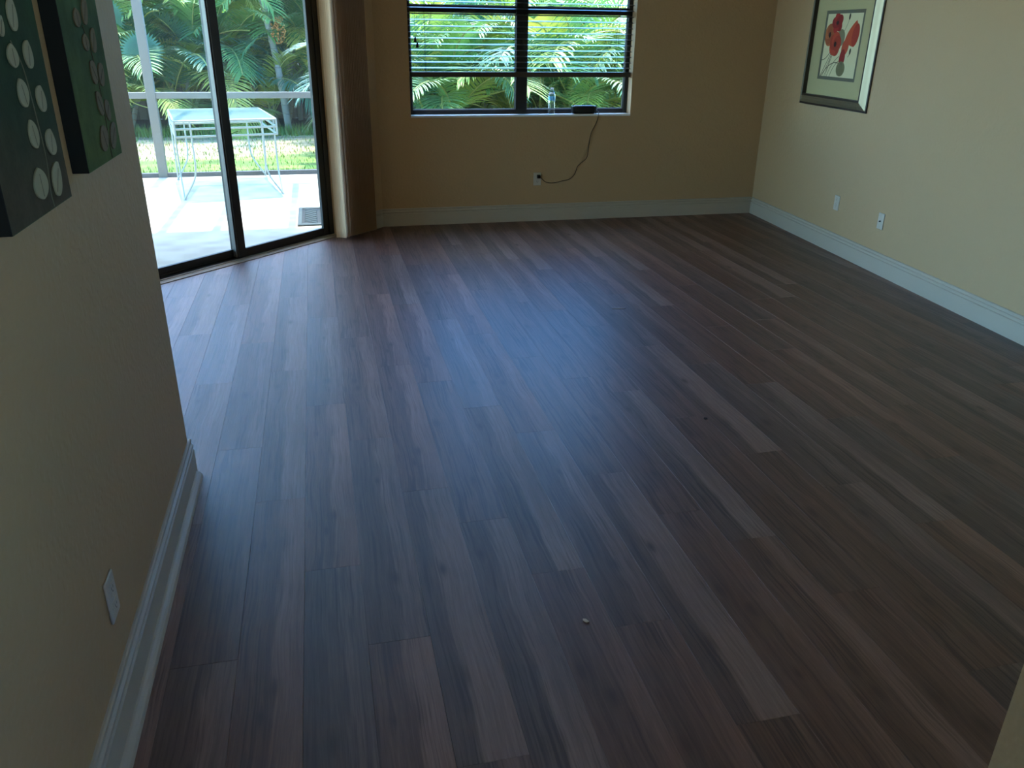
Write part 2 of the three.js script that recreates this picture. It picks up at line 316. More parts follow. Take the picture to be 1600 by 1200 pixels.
// ---------------------------------------------------------------- things on the window sill
{
  const y = WIN.y0 + 0.018;
  const p = thing('water_bottle', 'clear plastic water bottle standing on the window sill', 'bottle', [2.062, y, -7.315]);
  const prof = [[0, 0.004], [0.02, 0.001], [0.0285, 0.002], [0.0315, 0.008], [0.0315, 0.03], [0.0302, 0.034], [0.0315, 0.038], [0.0315, 0.058], [0.0302, 0.062], [0.0312, 0.068], [0.0285, 0.095], [0.0312, 0.115], [0.0318, 0.15], [0.0305, 0.163], [0.025, 0.18], [0.0165, 0.193], [0.0125, 0.2], [0.0125, 0.206]];
  part('shell', new THREE.LatheGeometry(prof.map((q) => new THREE.Vector2(...q)), 32), phys({ color: 0xf2faff, roughness: 0.06, transmission: 1, thickness: 0, ior: 1.4 }), p);
  const wp = prof.slice(0, 15).map(([r, h]) => new THREE.Vector2(Math.max(0, r - 0.0008), h + (r ? 0 : 0.0006))); wp.push(new THREE.Vector2(0, 0.18));
  part('water', new THREE.LatheGeometry(wp, 32), phys({ color: 0xffffff, roughness: 0.0, transmission: 1, thickness: 0.06, ior: 1.33 }), p);
  part('cap', new THREE.LatheGeometry([[0, 0.222], [0.0125, 0.2215], [0.0142, 0.219], [0.0142, 0.207], [0.0128, 0.206]].reverse().map((q) => new THREE.Vector2(...q)), 24), mat(0xf2f4f6, 0.4), p);
  part('wrap_label', new THREE.CylinderGeometry(0.0322, 0.0318, 0.034, 32, 1, true).translate(0, 0.131, 0), phys({ color: 0x9fd0ea, roughness: 0.3, transmission: 0.75, thickness: 0, side: THREE.DoubleSide }), p);

  const s = thing('portable_speaker', 'black rounded portable speaker on the window sill', 'speaker', [2.363, y, -7.30]);
  const black = mat(0x050506, 0.55);
  part('body', rbx(-0.106, 0.106, 0, 0.072, -0.031, 0.031, 0.022, 5), black, s);
  for (const k of [-1, 1]) part('end_cap', rbx(Math.min(k * 0.104, k * 0.114), Math.max(k * 0.104, k * 0.114), 0.004, 0.068, -0.027, 0.027, 0.018, 4), mat(0x0a0a0b, 0.35), s);
  const c = thing('charging_cord', 'thin dark cord from the speaker down to the outlet below', 'cord');
  const pts = [[2.482, y + 0.03, -7.30], [2.492, y + 0.02, -7.275], [2.487, y + 0.006, -7.244]];
  for (const [x, yy] of [[2.478, 0.884], [2.428, 0.782], [2.412, 0.679], [2.397, 0.565], [2.313, 0.49], [2.29, 0.423], [2.241, 0.376], [2.159, 0.358], [2.088, 0.344], [2.016, 0.352], [1.974, 0.383], [1.95, 0.402]]) pts.push([x, yy, -7.2565]);
  pts[pts.length - 1][2] = -7.235;
  part('cable', tube(pts, 0.0026, 140, 7), mat(0x0c0805, 0.5), c);
  part('plug', rbx(1.922, 1.952, 0.392, 0.424, -7.2505, -7.222, 0.006, 3), mat(0x0a0806, 0.5), c);
  part('connector', rbx(2.478, 2.488, y + 0.024, y + 0.036, -7.306, -7.294, 0.002), M.plate, c);
}

// ---------------------------------------------------------------- framed poppy print on the right wall
{
  const X0 = 0.70, X1 = 1.738, Y0 = 1.088, Y1 = 2.01;
  const t = inFrame(thing('framed_picture', 'framed red poppy print with wide cream mat on the right wall', 'picture'), FRAME.right);
  const ring = (a, b, z0, z1, bevel = 0, ay = a, by = b) => slab(rect(X0 + a, X1 - a, Y0 + ay, Y1 - ay), z0, z1, [rect(X0 + b, X1 - b, Y0 + by, Y1 - by).reverse()], bevel);
  const dark = mat(new THREE.Color(0.028, 0.017, 0.014), 0.35), champagne = mat(new THREE.Color(0.30, 0.27, 0.19), 0.36, 0.7);
  part('frame_edge', ring(0, 0.016, 0.001, 0.013, 0.002), dark, t);
  const band = (a, b, z0, z1) => {                         // sloped band of the moulding
    const o = [[X0 + a, Y0 + a], [X1 - a, Y0 + a], [X1 - a, Y1 - a], [X0 + a, Y1 - a]], i = [[X0 + b, Y0 + b], [X1 - b, Y0 + b], [X1 - b, Y1 - b], [X0 + b, Y1 - b]], p = [];
    for (let k = 0; k < 4; k++) { const j = (k + 1) % 4, q = [[...o[k], z0], [...o[j], z0], [...i[j], z1], [...i[k], z1]]; for (const n of [0, 1, 2, 0, 2, 3]) p.push(...q[n]); for (const [m, n2] of [[o, z0], [i, z1]]) { } }
    const g = new THREE.BufferGeometry(); g.setAttribute('position', new THREE.Float32BufferAttribute(p, 3)); g.setAttribute('uv', new THREE.Float32BufferAttribute(new Float32Array(p.length / 3 * 2), 2)); g.computeVertexNormals(); return g;
  };
  part('frame_band', merge([band(0.015, 0.034, 0.012, 0.024), band(0.034, 0.037, 0.024, 0.022), band(0.037, 0.056, 0.022, 0.036), band(0.056, 0.059, 0.036, 0.034), band(0.059, 0.070, 0.034, 0.041)]), champagne, t);
  part('frame_lip', ring(0.069, 0.084, 0.001, 0.042, 0.0015), dark, t);
  part('mat_board', ring(0.08, 0.234, 0.004, 0.008, 0, 0.08, 0.206), mat(new THREE.Color(0.46, 0.40, 0.21), 0.85), t);
  part('inner_mat', ring(0.231, 0.259, 0.003, 0.0065, 0, 0.203, 0.231), mat(new THREE.Color(0.13, 0.12, 0.085), 0.8), t);
  const cv = document.createElement('canvas'); cv.width = 512; cv.height = 448; const c = cv.getContext('2d');
  c.fillStyle = '#d8cda4'; c.fillRect(0, 0, 512, 448);
  c.strokeStyle = '#33281f'; c.lineCap = 'round';
  const line = (w, ...p) => { c.lineWidth = w; c.beginPath(); c.moveTo(p[0], p[1]); for (let i = 2; i < p.length; i += 4) c.quadraticCurveTo(p[i], p[i + 1], p[i + 2], p[i + 3]); c.stroke(); };
  line(5, 10, 448, 60, 380, 150, 250); line(4, 40, 448, 110, 350, 170, 240); line(4, 70, 448, 120, 360, 160, 280); line(5, 0, 330, 70, 330, 140, 240); line(4, 110, 448, 150, 350, 250, 300);
  line(4, 150, 448, 190, 360, 260, 330); line(5, 20, 448, 160, 300, 300, 360); line(3, 240, 160, 310, 90, 320, 40); line(4, 380, 300, 400, 280, 410, 260); line(3, 90, 448, 110, 400, 130, 300);
  const poppy = (x, y, rx, ry, col, deep, s) => {
    for (let k = 0; k < 5; k++) { const a = k * 1.256 + s; c.fillStyle = k % 2 ? col : deep; c.beginPath(); c.ellipse(x + Math.cos(a) * rx * 0.36, y + Math.sin(a) * ry * 0.36, rx * 0.68, ry * 0.66, a, 0, 7); c.fill(); }
    c.fillStyle = '#2a1210'; c.beginPath(); c.ellipse(x, y, rx * 0.22, ry * 0.22, 0, 0, 7); c.fill();
    c.lineWidth = 1.5; c.strokeStyle = 'rgba(60,16,12,.6)'; for (let k = 0; k < 18; k++) { const a = k * 0.349 + s; c.beginPath(); c.moveTo(x, y); c.lineTo(x + Math.cos(a) * rx * 0.5, y + Math.sin(a) * ry * 0.5); c.stroke(); } c.strokeStyle = '#33281f';
  };
  poppy(70, 150, 70, 90, '#b3673c', '#9d5430', 0.2); c.fillStyle = '#7f7a5c'; c.beginPath(); c.ellipse(240, 170, 55, 60, 0, 0, 7); c.fill();
  poppy(160, 66, 78, 62, '#a82a22', '#8d1f1b', 0.7); poppy(170, 215, 82, 86, '#b8442b', '#a33722', 1.1);
  c.fillStyle = '#bb4a28'; c.beginPath(); c.moveTo(430, 50); c.quadraticCurveTo(330, 110, 300, 190); c.quadraticCurveTo(380, 230, 440, 230); c.quadraticCurveTo(500, 120, 430, 50); c.fill();
  c.fillStyle = '#a13220'; c.beginPath(); c.ellipse(440, 150, 46, 78, 0.2, 0, 7); c.fill(); c.fillStyle = '#b5482c'; c.beginPath(); c.ellipse(320, 235, 46, 62, 0.4, 0, 7); c.fill();
  c.fillStyle = '#8d201b'; c.beginPath(); c.ellipse(300, 310, 40, 62, 0.1, 0, 7); c.fill();
  c.fillStyle = '#75704f'; c.beginPath(); c.ellipse(300, 385, 62, 52, 0, 0, 7); c.fill(); c.strokeStyle = '#5d5940'; for (let k = 0; k < 9; k++) line(2, 300, 335, 252 + k * 12, 380, 260 + k * 10, 432);
  c.fillStyle = '#231b17'; for (const [x, y] of [[322, 26], [400, 262]]) { c.beginPath(); c.ellipse(x, y, 11, 22, 0.1, 0, 7); c.fill(); }
  const tex = new THREE.CanvasTexture(cv); tex.colorSpace = THREE.SRGBColorSpace;
  const g = new THREE.PlaneGeometry(X1 - X0 - 0.51, Y1 - Y0 - 0.455); part('print', g, mat(0xffffff, 0.8, 0, { map: tex }), t, [(X0 + X1) / 2, (Y0 + Y1) / 2, 0.0045]);
  part('backing', bx(X0 + 0.02, X1 - 0.02, Y0 + 0.02, Y1 - 0.02, 0.0005, 0.003), dark, t);
}

// ---------------------------------------------------------------- two leaf canvases on the near left wall
{
  const make = (label, x0, x1, y0, y1, top, mid, low, leafColor, leaves, s) => {
    const t = inFrame(thing('leaf_canvas', label, 'painting'), FRAME.left);
    part('canvas_sides', rbx(x0, x1, y0, y1, 0.0005, 0.0385, 0.002), mat(0x060505, 0.8), t);
    const tex = dataTexture(128, 256, (u, v) => {
      const k = v + (noise(u * 5, v * 5, s) - 0.5) * 0.12, grain = (noise(u * 90, v * 180, s + 1) - 0.5) * 10 + (noise(u * 14, v * 22, s + 2) - 0.5) * 14;
      const a = sstep(0.02, 0.3, k), b = sstep(0.25, 0.62, k);
      return [0, 1, 2].map((i) => (low[i] + (mid[i] - low[i]) * a) * (1 - b) + top[i] * b + grain);
    });
    part('painted_front', new THREE.PlaneGeometry(x1 - x0 - 0.001, y1 - y0 - 0.001), mat(0xffffff, 0.92, 0, { map: tex }), t, [(x0 + x1) / 2, (y0 + y1) / 2, 0.0387]);
    const shape = (w, h) => { const q = new THREE.Shape(); q.moveTo(0, -h / 2); q.bezierCurveTo(w * 0.62, -h * 0.42, w * 0.62, h * 0.25, 0, h / 2); q.bezierCurveTo(-w * 0.62, h * 0.3, -w * 0.62, -h * 0.38, 0, -h / 2); return q; };
    const lm = mat(leafColor, 0.75), vein = mat(new THREE.Color(leafColor).multiplyScalar(0.45), 0.7);
    const stem = leaves.map(([x, y]) => [x, y]);
    for (const [x, y, w, h, a] of leaves) {
      const l = part('leaf', new THREE.ExtrudeGeometry(shape(w, h), { depth: 0.0022, bevelEnabled: true, bevelThickness: 0.0006, bevelSize: 0.0006, bevelSegments: 1, curveSegments: 10 }), lm, t, [x, y, 0.0395], [0, 0, a]);
      part('midrib', rbx(-0.0012, 0.0012, -h * 0.42, h * 0.3, 0.0025, 0.0034, 0.0005, 1), vein, l);
    }
    const sp = []; for (let i = 0; i < leaves.length; i += 2) sp.push([(leaves[i][0] + leaves[Math.min(i + 1, leaves.length - 1)][0]) / 2, Math.min(leaves[i][1], leaves[Math.min(i + 1, leaves.length - 1)][1]) - leaves[i][3] * 0.4, 0.0392]);
    if (sp.length > 2) part('stem', tube([...sp, [sp[sp.length - 1][0] + 0.004, y0 + 0.004, 0.0392]], 0.0012, 60, 5), vein, t);
    return t;
  };
  const LN = LEAVES_NEAR(), LF = LEAVES_FAR();
  make('dark green leaf canvas with cream leaves on the near left wall', 1.578, 1.976, 1.258, 2.26, [52, 120, 74], [24, 54, 31], [72, 62, 43], new THREE.Color(0.36, 0.33, 0.22), LN, 300);
  make('teal green leaf canvas with brown leaves nearer the wall corner', 2.152, 2.528, 1.28, 2.28, [98, 148, 112], [56, 82, 52], [82, 102, 46], new THREE.Color(0.17, 0.12, 0.06), LF, 400);
}
function LEAVES_NEAR() { return [[1.8289, 1.6247, 0.0539, 0.0617, -0.4632], [1.7532, 1.604, 0.03, 0.04, -0.6164], [1.782, 1.553, 0.06, 0.042, -0.03], [1.8742, 1.5537, 0.0543, 0.0532, -0.3772], [1.7946, 1.4869, 0.0618, 0.053, 0.2612], [1.8962, 1.4697, 0.0607, 0.0513, -0.379], [1.8031, 1.4102, 0.0574, 0.0554, 0.2193], [1.901, 1.3843, 0.0644, 0.0525, -0.3635], [1.7812, 1.3184, 0.09, 0.0612, 0.0392], [1.8906, 1.3113, 0.0607, 0.0781, -0.7135]]; }
function LEAVES_FAR() { return [[2.2988, 1.6257, 0.0654, 0.0424, 0.1587], [2.3867, 1.6438, 0.05, 0.0812, -0.7233], [2.3408, 1.5701, 0.0625, 0.0394, -0.002], [2.4217, 1.5747, 0.0527, 0.0679, -0.6864], [2.365, 1.5007, 0.0611, 0.0633, 0.7282], [2.4405, 1.4924, 0.0578, 0.068, -0.9633], [2.3694, 1.4255, 0.0559, 0.0709, 0.6582], [2.4399, 1.4035, 0.0601, 0.053, -0.8943], [2.3481, 1.3414, 0.0925, 0.0632, 0.3773], [2.4518, 1.3377, 0.0574, 0.094, -0.9842]]; }

// ---------------------------------------------------------------- bits on the floor
{
  const chip = (label, x, z, w, l, color, turn) => {
    const t = new THREE.Mesh(slab([[-w, -l * 0.7], [w * 0.6, -l], [w, l * 0.3], [w * 0.1, l], [-w * 0.8, l * 0.5]], 0, 0.003).rotateX(-Math.PI / 2), mat(color, 0.7));
    t.name = numbered('paint_chip'); t.userData = { label, category: 'debris' }; t.position.set(x, 0.0003, z); t.rotation.y = turn; scene.add(t);
  };
  chip('tiny pale chip lying on the near floor planks', 0.66, -1.80, 0.006, 0.011, 0xd8c8b4, 0.6);
  chip('tiny black speck on the floor at a plank end', 1.62, -3.00, 0.009, 0.009, 0x050403, 0.2);
  chip('thin pale splinter on the floor toward the right wall', 1.785, -4.60, 0.006, 0.045, 0x9a9088, 1.45);
}

// ---------------------------------------------------------------- outside: ground, deck, roof
const concrete = dataTexture(512, 512, (u, v) => { const k = 182 + 24 * (noise(u * 40, v * 40, 21, 40, 40) - 0.5) + 26 * (noise(u * 9, v * 9, 22, 9, 9) - 0.5) + 26 * (noise(u * 160, v * 160, 23, 160, 160) - 0.5); return [k, k - 13, k - 32]; });
concrete.repeat.set(0.5, 0.5);
structure('patio', 'pale concrete patio outside the sliding door', 'patio', new THREE.Mesh(merge([bx(-9, 0.9, -0.2, -0.02, -10.62, -2.7)]), mat(0xffffff, 0.85, 0, { map: concrete })));
const lawnTexture = dataTexture(512, 512, (u, v) => {
  const dry = sstep(0.42, 0.62, noise(u * 6, v * 6, 31, 6, 6) * 0.6 + noise(u * 22, v * 22, 32, 22, 22) * 0.4), g = noise(u * 200, v * 200, 33, 200, 200), h = noise(u * 70, v * 70, 34, 70, 70), k = 0.7 + 0.35 * g + 0.25 * (h - 0.5);
  return [(120 + 75 * dry) * k, (150 + 20 * dry) * k, (62 + 70 * dry) * k];
});
lawnTexture.repeat.set(0.25, 0.25);
structure('lawn', 'sunlit lawn with dry patches beyond the patio', 'lawn', new THREE.Mesh(bx(-16, 0.9, -0.3, -0.09, -16.1, -10.62), mat(0xffffff, 0.95, 0, { map: lawnTexture })));
structure('planting_bed', 'dark mulch bed under the palms', 'ground', new THREE.Mesh(merge([bx(-16, 14, -0.3, -0.1, -26, -16.1), bx(0.9, 14, -0.3, -0.1, -16.1, -7.3), bx(-16, -9, -0.3, -0.1, -10.62, 3)]), mat(0x4a3c2e, 0.95)));
structure('roof', 'overhanging house roof above the patio edge', 'roof', new THREE.Mesh(merge([bx(-9, 0.9, CEILING + 0.16, CEILING + 0.3, -8.06, 3.2), bx(0.9, 4.7, CEILING + 0.16, CEILING + 0.3, -7.81, 3.2), bx(-9, 0.9, 2.66, CEILING + 0.16, -8.1, -8.04), bx(0.9, 4.7, 2.86, CEILING + 0.16, -7.83, -7.77), bx(-9, -4.05, 2.66, 2.72, -8.06, 3), bx(-4.05, 0.9, 2.66, 2.72, -8.06, -7.47), bx(0.9, 4.7, 2.86, 2.9, -7.79, -7.47)]), mat(0xe8e2d6, 0.8)));
const stucco = mat(0xf2eee4, 0.85);
structure('wall_outside', 'white stucco outside face of the house around the patio door', 'wall', inFrame(new THREE.Mesh(merge([
  slab([[0.75, -0.1], [DOOR.u0, -0.1], [DOOR.u0, DOOR.y1], [DOOR.u1, DOOR.y1], [DOOR.u1, -0.1], [5.4, -0.1], [5.4, 2.65], [0.75, 2.65]], WALL_N - 0.235, WALL_N - 0.205)]), stucco), FRAME.door));
structure('soffit', 'white soffit above the patio corner', 'ceiling', new THREE.Mesh(slab([[-4.05, 7.45], [-4.05, 3.05], [-3.75, 3.2], [0.3, 7.45]], 2.66, 2.72).rotateX(-Math.PI / 2), stucco));
{
  const n = 16000, blade = new THREE.BufferGeometry();
  blade.setAttribute('position', new THREE.Float32BufferAttribute([-0.004, 0, 0, 0.004, 0, 0, 0, 1, 0.25], 3)); blade.setAttribute('normal', new THREE.Float32BufferAttribute([0, 0.7, 0.7, 0, 0.7, 0.7, 0, 0.7, 0.7], 3)); blade.setAttribute('uv', new THREE.Float32BufferAttribute([0, 0, 1, 0, 0.5, 1], 2));
  const g = new THREE.InstancedMesh(blade, mat(0xffffff, 0.8, 0, { side: THREE.DoubleSide }), n), m = new THREE.Matrix4(), q = new THREE.Quaternion(), e = new THREE.Euler(), c = new THREE.Color();
  for (let i = 0; i < n; i++) {
    const edge = i % 3, x = rr(-5.5, 0.85), z = edge === 0 ? rr(-16.1, -15.2) : edge === 1 ? rr(-11.2, -10.66) : rr(-16, -10.7), h = edge === 0 ? rr(0.06, 0.2) : rr(0.03, 0.07);
    e.set(rr(-0.3, 0.3), rr(0, 6.28), rr(-0.3, 0.3)); m.compose(new THREE.Vector3(x, -0.092, z), q.setFromEuler(e), new THREE.Vector3(1.6, h, h)); g.setMatrixAt(i, m);
    g.setColorAt(i, c.setRGB(rr(0.12, 0.26), rr(0.22, 0.36), rr(0.03, 0.08)));
  }
  g.name = 'grass'; g.userData = { label: 'short green grass blades on the lawn', category: 'grass', kind: 'stuff' }; scene.add(g);
}
// screen enclosure round the patio
{
  const t = thing('screen_enclosure', 'pale aluminium screen enclosure with posts and chair rail round the patio', 'enclosure');
  const alu = mat(new THREE.Color(0.20, 0.18, 0.15), 0.5), z = -10.5;
  for (const x of [-6.6, -4.2, -1.85, 0.72]) part('post', rbx(x - 0.05, x + 0.05, -0.02, 2.85, z - 0.035, z + 0.035, 0.004), alu, t);
  for (const zz of [-9.1]) part('post', rbx(0.67, 0.77, -0.02, 2.85, zz - 0.035, zz + 0.035, 0.004), alu, t);
  for (const [y0, y1] of [[0.87, 0.94], [2.75, 2.85]]) { part('rail', rbx(-6.55, 0.67, y0, y1, z - 0.024, z + 0.024, 0.004), alu, t); part('rail', rbx(0.68, 0.76, y0, y1, -10.46, -7.48, 0.004), alu, t); }
  const mesh = mat(new THREE.Color(0.30, 0.31, 0.31), 0.9, 0, { transparent: true, opacity: 0.04, side: THREE.DoubleSide });
  for (const [a, b] of [[-6.55, -4.25], [-4.15, -1.9], [-1.8, 0.67]]) for (const [y0, y1] of [[0.03, 0.87], [0.94, 2.75]]) part('screen_panel', new THREE.PlaneGeometry(b - a, y1 - y0), mesh, t, [(a + b) / 2, (y0 + y1) / 2, z]);
  part('bottom_plate', rbx(-6.55, 0.67, -0.02, 0.03, z - 0.03, z + 0.03, 0.003), mat(new THREE.Color(0.10, 0.10, 0.10), 0.6), t);
  for (const x of [-5.2, -3.6, -2.6, -1.4, -0.95, -0.3]) part('roof_beam', rbx(x - 0.04, x + 0.04, 2.86, 2.94, -10.5, -8.12, 0.004), alu, t);
  for (const zz of [-9.21, -8.91]) part('purlin', rbx(-0.9, 0.7, 2.94, 2.98, zz - 0.02, zz + 0.02, 0.003), alu, t);
}
// patio table
{
  const t = thing('patio_table', 'glass topped white metal patio table with paired rod legs', 'table', [-1.04, -0.02, -9.7], 0.185);
  const X = 0.5, Z = 0.68, H = 0.78, alu = mat(new THREE.Color(0.36, 0.40, 0.37), 0.45), r = 0.011;
  for (const [k, y] of [[0, H], [1, H - 0.075], [2, H - 0.15]]) {
    part('rail', merge([rod([-X, y, Z], [X, y, Z], r), rod([-X, y, -Z], [X, y, -Z], r), rod([-X, y, -Z], [-X, y, Z], r), rod([X, y, -Z], [X, y, Z], r)]), alu, t);
  }
  for (const sx of [-1, 1]) for (const sz of [-1, 1]) {
    const foot = [sx * X, 0.008, sz * Z], a = [sx * (X - 0.15), 0, sz * Z], b = [sx * X, 0, sz * (Z - 0.2)];
    part('leg', merge([a, b].flatMap((q) => [rod([q[0], H, q[2]], [q[0], 0.34, q[2]], 0.009), tube([[q[0], 0.34, q[2]], [(q[0] * 0.85 + foot[0] * 0.15), 0.22, (q[2] * 0.85 + foot[2] * 0.15)], foot], 0.009, 12, 8)]).concat([rod([sx * X, H, sz * Z], [sx * X, H - 0.15, sz * Z], 0.010), new THREE.CylinderGeometry(0.014, 0.018, 0.012, 12).translate(foot[0], 0.006, foot[2])])), alu, t);
  }
  part('glass_top', rbx(-X + 0.008, X - 0.008, H + 0.002, H + 0.010, -Z + 0.008, Z - 0.008, 0.002), phys({ color: 0xd8efe6, roughness: 0.12, transmission: 0.72, thickness: 0, ior: 1.5 }), t);
}
// doormat
{
  const t = thing('doormat', 'grey green ribbed doormat on the sunny patio', 'doormat', [0.05, -0.02, -7.885]);
  const grey = mat(new THREE.Color(0.022, 0.026, 0.026), 0.9), pale = mat(new THREE.Color(0.06, 0.075, 0.072), 0.9);
  part('base', rbx(-0.3, 0.3, 0, 0.009, -0.41, 0.41, 0.003), grey, t);
  part('border', slab(rect(-0.295, 0.295, -0.405, 0.405), 0.009, 0.014, [rect(-0.265, 0.265, -0.345, 0.345)]).rotateX(-Math.PI / 2), pale, t);
  const hatch = []; for (let i = 0; i < 14; i++) { const g = bx(-0.065, 0.065, 0.009, 0.014, -0.008, 0.008); g.rotateY(-0.7 + (i % 2 ? 0.12 : 0)).translate(-0.18, 0, -0.29 + i * 0.0445); hatch.push(g); }
  part('hatched_panel', merge(hatch), pale, t);
  for (let i = 0; i < 5; i++) part('rib', rbx(-0.09, 0.255, 0.009, 0.015, -0.335 + i * 0.137, -0.235 + i * 0.137, 0.003), pale, t);
}
// ---------------------------------------------------------------- fence behind the hedge
{
  const t = thing('board_fence', 'weathered brown board fence behind the palm hedge', 'fence', [0, -0.1, -18.6]);
  const ms = [0x6b5f4e, 0x5d5344, 0x756858, 0x675a48].map((c) => mat(c, 0.9)), g = rbx(-0.07, 0.07, 0, 2.0, -0.012, 0.012, 0.003, 1);
  for (let x = -9, i = 0; x < 11; x += 0.1415, i++) part('board', g, ms[Math.floor(rnd() * 4)], t, [x, rr(-0.02, 0.02), rr(-0.004, 0.004)]);
  for (const y of [0.35, 1.45]) part('fence_rail', bx(-9, 11, y, y + 0.09, -0.06, -0.015), ms[1], t);
  for (let x = -9; x < 11; x += 2.4) part('fence_post', bx(x - 0.05, x + 0.05, 0, 1.9, -0.15, -0.06), ms[1], t);
}
// ---------------------------------------------------------------- palms
function frondGeometries(s, length, pairs, leaf, rise, bend, fold) {
  let k = s; const r = () => { k = (k * 1664525 + 1013904223) >>> 0; return k / 4294967296; };
  const N = 24, P = [new THREE.Vector3()], T = [];
  for (let i = 0; i < N; i++) { const a = rise - bend * Math.pow(i / N, 1.3), d = new THREE.Vector3(Math.cos(a), Math.sin(a), 0.02 * Math.sin(i * 0.4 + s)); T.push(d.clone().normalize()); P.push(P[i].clone().addScaledVector(d, length / N)); }
  T.push(T[N - 1].clone());
  const at = (t) => { const f = t * N, i = Math.min(N - 1, Math.floor(f)); return [P[i].clone().lerp(P[i + 1], f - i), T[i]]; };
  const pos = [], idx = [], Z = new THREE.Vector3(0, 0, 1);
  for (let i = 0; i < pairs; i++) for (const side of [-1, 1]) {
    const t = 0.14 + 0.85 * (i + r() * 0.5) / pairs, [p, tan] = at(Math.min(0.999, t)), nor = new THREE.Vector3().crossVectors(Z, tan).normalize();
    const l = leaf * (0.35 + 0.65 * Math.pow(Math.sin(Math.PI * (0.1 + 0.82 * (t - 0.14) / 0.86)), 0.8)) * (0.88 + 0.24 * r());
    const sweep = 0.45 + 0.5 * t + 0.1 * (r() - 0.5), d = Z.clone().multiplyScalar(side * Math.cos(sweep)).addScaledVector(tan, Math.sin(sweep)).addScaledVector(nor, fold + 0.12 * (r() - 0.5)).normalize();
    const across = new THREE.Vector3().crossVectors(d, nor).normalize(), w = 0.0095 + 0.003 * r(), base = pos.length / 3, q = p.clone();
    const rows = 4;
    for (let j = 0; j <= rows; j++) {
      const f = j / rows, ww = w * (j === 0 ? 0.5 : j === rows ? 0.0 : 1.0 - 0.5 * Math.max(0, f - 0.4));
      if (j) { d.y -= 0.2 * f; d.normalize(); q.addScaledVector(d, l / rows); }
      const a = q.clone().addScaledVector(across, ww), b = q.clone().addScaledVector(across, -ww); pos.push(a.x, a.y, a.z, b.x, b.y, b.z);
      if (j) { const o = base + j * 2; idx.push(o - 2, o - 1, o, o - 1, o + 1, o); }
    }
  }
  const g = new THREE.BufferGeometry(); g.setAttribute('position', new THREE.Float32BufferAttribute(pos, 3)); g.setAttribute('uv', new THREE.Float32BufferAttribute(new Float32Array(pos.length / 3 * 2), 2)); g.setIndex(idx); g.computeVertexNormals();
  const c = new THREE.CatmullRomCurve3(P), R = new THREE.TubeGeometry(c, 14, 0.011, 5);
  return [g, R];
}
const FRONDS = [[11, 1.9, 46, 0.5, 1.25, 1.5, 0.35], [23, 2.2, 50, 0.54, 1.05, 1.6, 0.25], [37, 1.6, 42, 0.46, 1.35, 1.2, 0.45], [51, 2.0, 48, 0.54, 0.8, 1.5, 0.2], [67, 1.8, 44, 0.48, 1.4, 2.2, 0.3]].map((a) => frondGeometries(...a));
const leafMaterial = (r, g, b) => phys({ color: new THREE.Color(r, g, b), roughness: 0.5, transmission: 0.5, thickness: 0, side: THREE.DoubleSide, ior: 1.4 });
const LEAF = [leafMaterial(0.16, 0.36, 0.12), leafMaterial(0.25, 0.45, 0.12), leafMaterial(0.48, 0.58, 0.11), leafMaterial(0.10, 0.27, 0.15), leafMaterial(0.72, 0.66, 0.13)];
const RACHIS = mat(new THREE.Color(0.3, 0.3, 0.08), 0.6), DEAD = mat(new THREE.Color(0.25, 0.12, 0.05), 0.8), TRUNK = mat(new THREE.Color(0.28, 0.25, 0.19), 0.8);
function arecaPalm(label, x, z, height, low, stems, perStem, spread, group) {
  const t = thing('areca_palm', label, 'palm', [x, -0.1, z], 0, group);
  for (let i = 0; i < stems; i++) {
    const a = rr(0, 6.28), h = Math.max(0.12, height * (i === 0 ? 1 : rr(low, 0.95))), lean = spread * rr(0.3, 1), bx0 = Math.cos(a) * 0.15, bz0 = Math.sin(a) * 0.15, tx = Math.cos(a) * lean, tz = Math.sin(a) * lean;
    const g = new THREE.TubeGeometry(new THREE.CatmullRomCurve3([new THREE.Vector3(bx0, 0, bz0), new THREE.Vector3((bx0 + tx) / 2 * 0.9, h * 0.5, (bz0 + tz) / 2 * 0.9), new THREE.Vector3(tx, h, tz)]), 10, 0.035, 7);
    const stem = part('stem', g, TRUNK, t); const rings = [];
    for (let y = 0.2; y < 0.95; y += 0.12) { const p = y < 0.5 ? [bx0 + ((bx0 + tx) / 2 * 0.9 - bx0) * y * 2, h * y, bz0 + ((bz0 + tz) / 2 * 0.9 - bz0) * y * 2] : null; if (p) rings.push(new THREE.CylinderGeometry(0.038, 0.038, 0.008, 8).translate(...p)); }
    if (rings.length) part('stem_ring', merge(rings), DEAD, stem);
    for (let k = 0; k < perStem; k++) {
      const [fg, rg] = FRONDS[Math.floor(rnd() * FRONDS.length)], m = part('frond', fg, LEAF[Math.min(4, Math.floor(rnd() * 5))], t, [tx, h - rr(0, 0.25), tz], [rr(-0.25, 0.25), k / perStem * 6.283 + rr(-0.4, 0.4), rr(-0.35, 0.2)]);
      m.rotation.order = 'YXZ'; m.scale.setScalar(rr(0.85, 1.25)); part('rachis', rg, RACHIS, m);
    }
  }
  return t;
}
const ORDER = ['first', 'second', 'third', 'fourth', 'fifth', 'sixth', 'seventh', 'eighth', 'ninth'];
[[-5.6, -16.9, 2.3], [-4.5, -17.1, 2.0], [-3.5, -16.8, 2.2], [-2.5, -17.0, 1.9], [-1.6, -16.8, 2.2], [-0.7, -17.1, 1.9], [0.3, -16.9, 2.3]].forEach((p, i) =>
  arecaPalm('areca palm clump at the far lawn edge, ' + ORDER[i] + ' from the left', ...p, 0.12, 8, 6, 0.55, 'palms at the far lawn edge'));
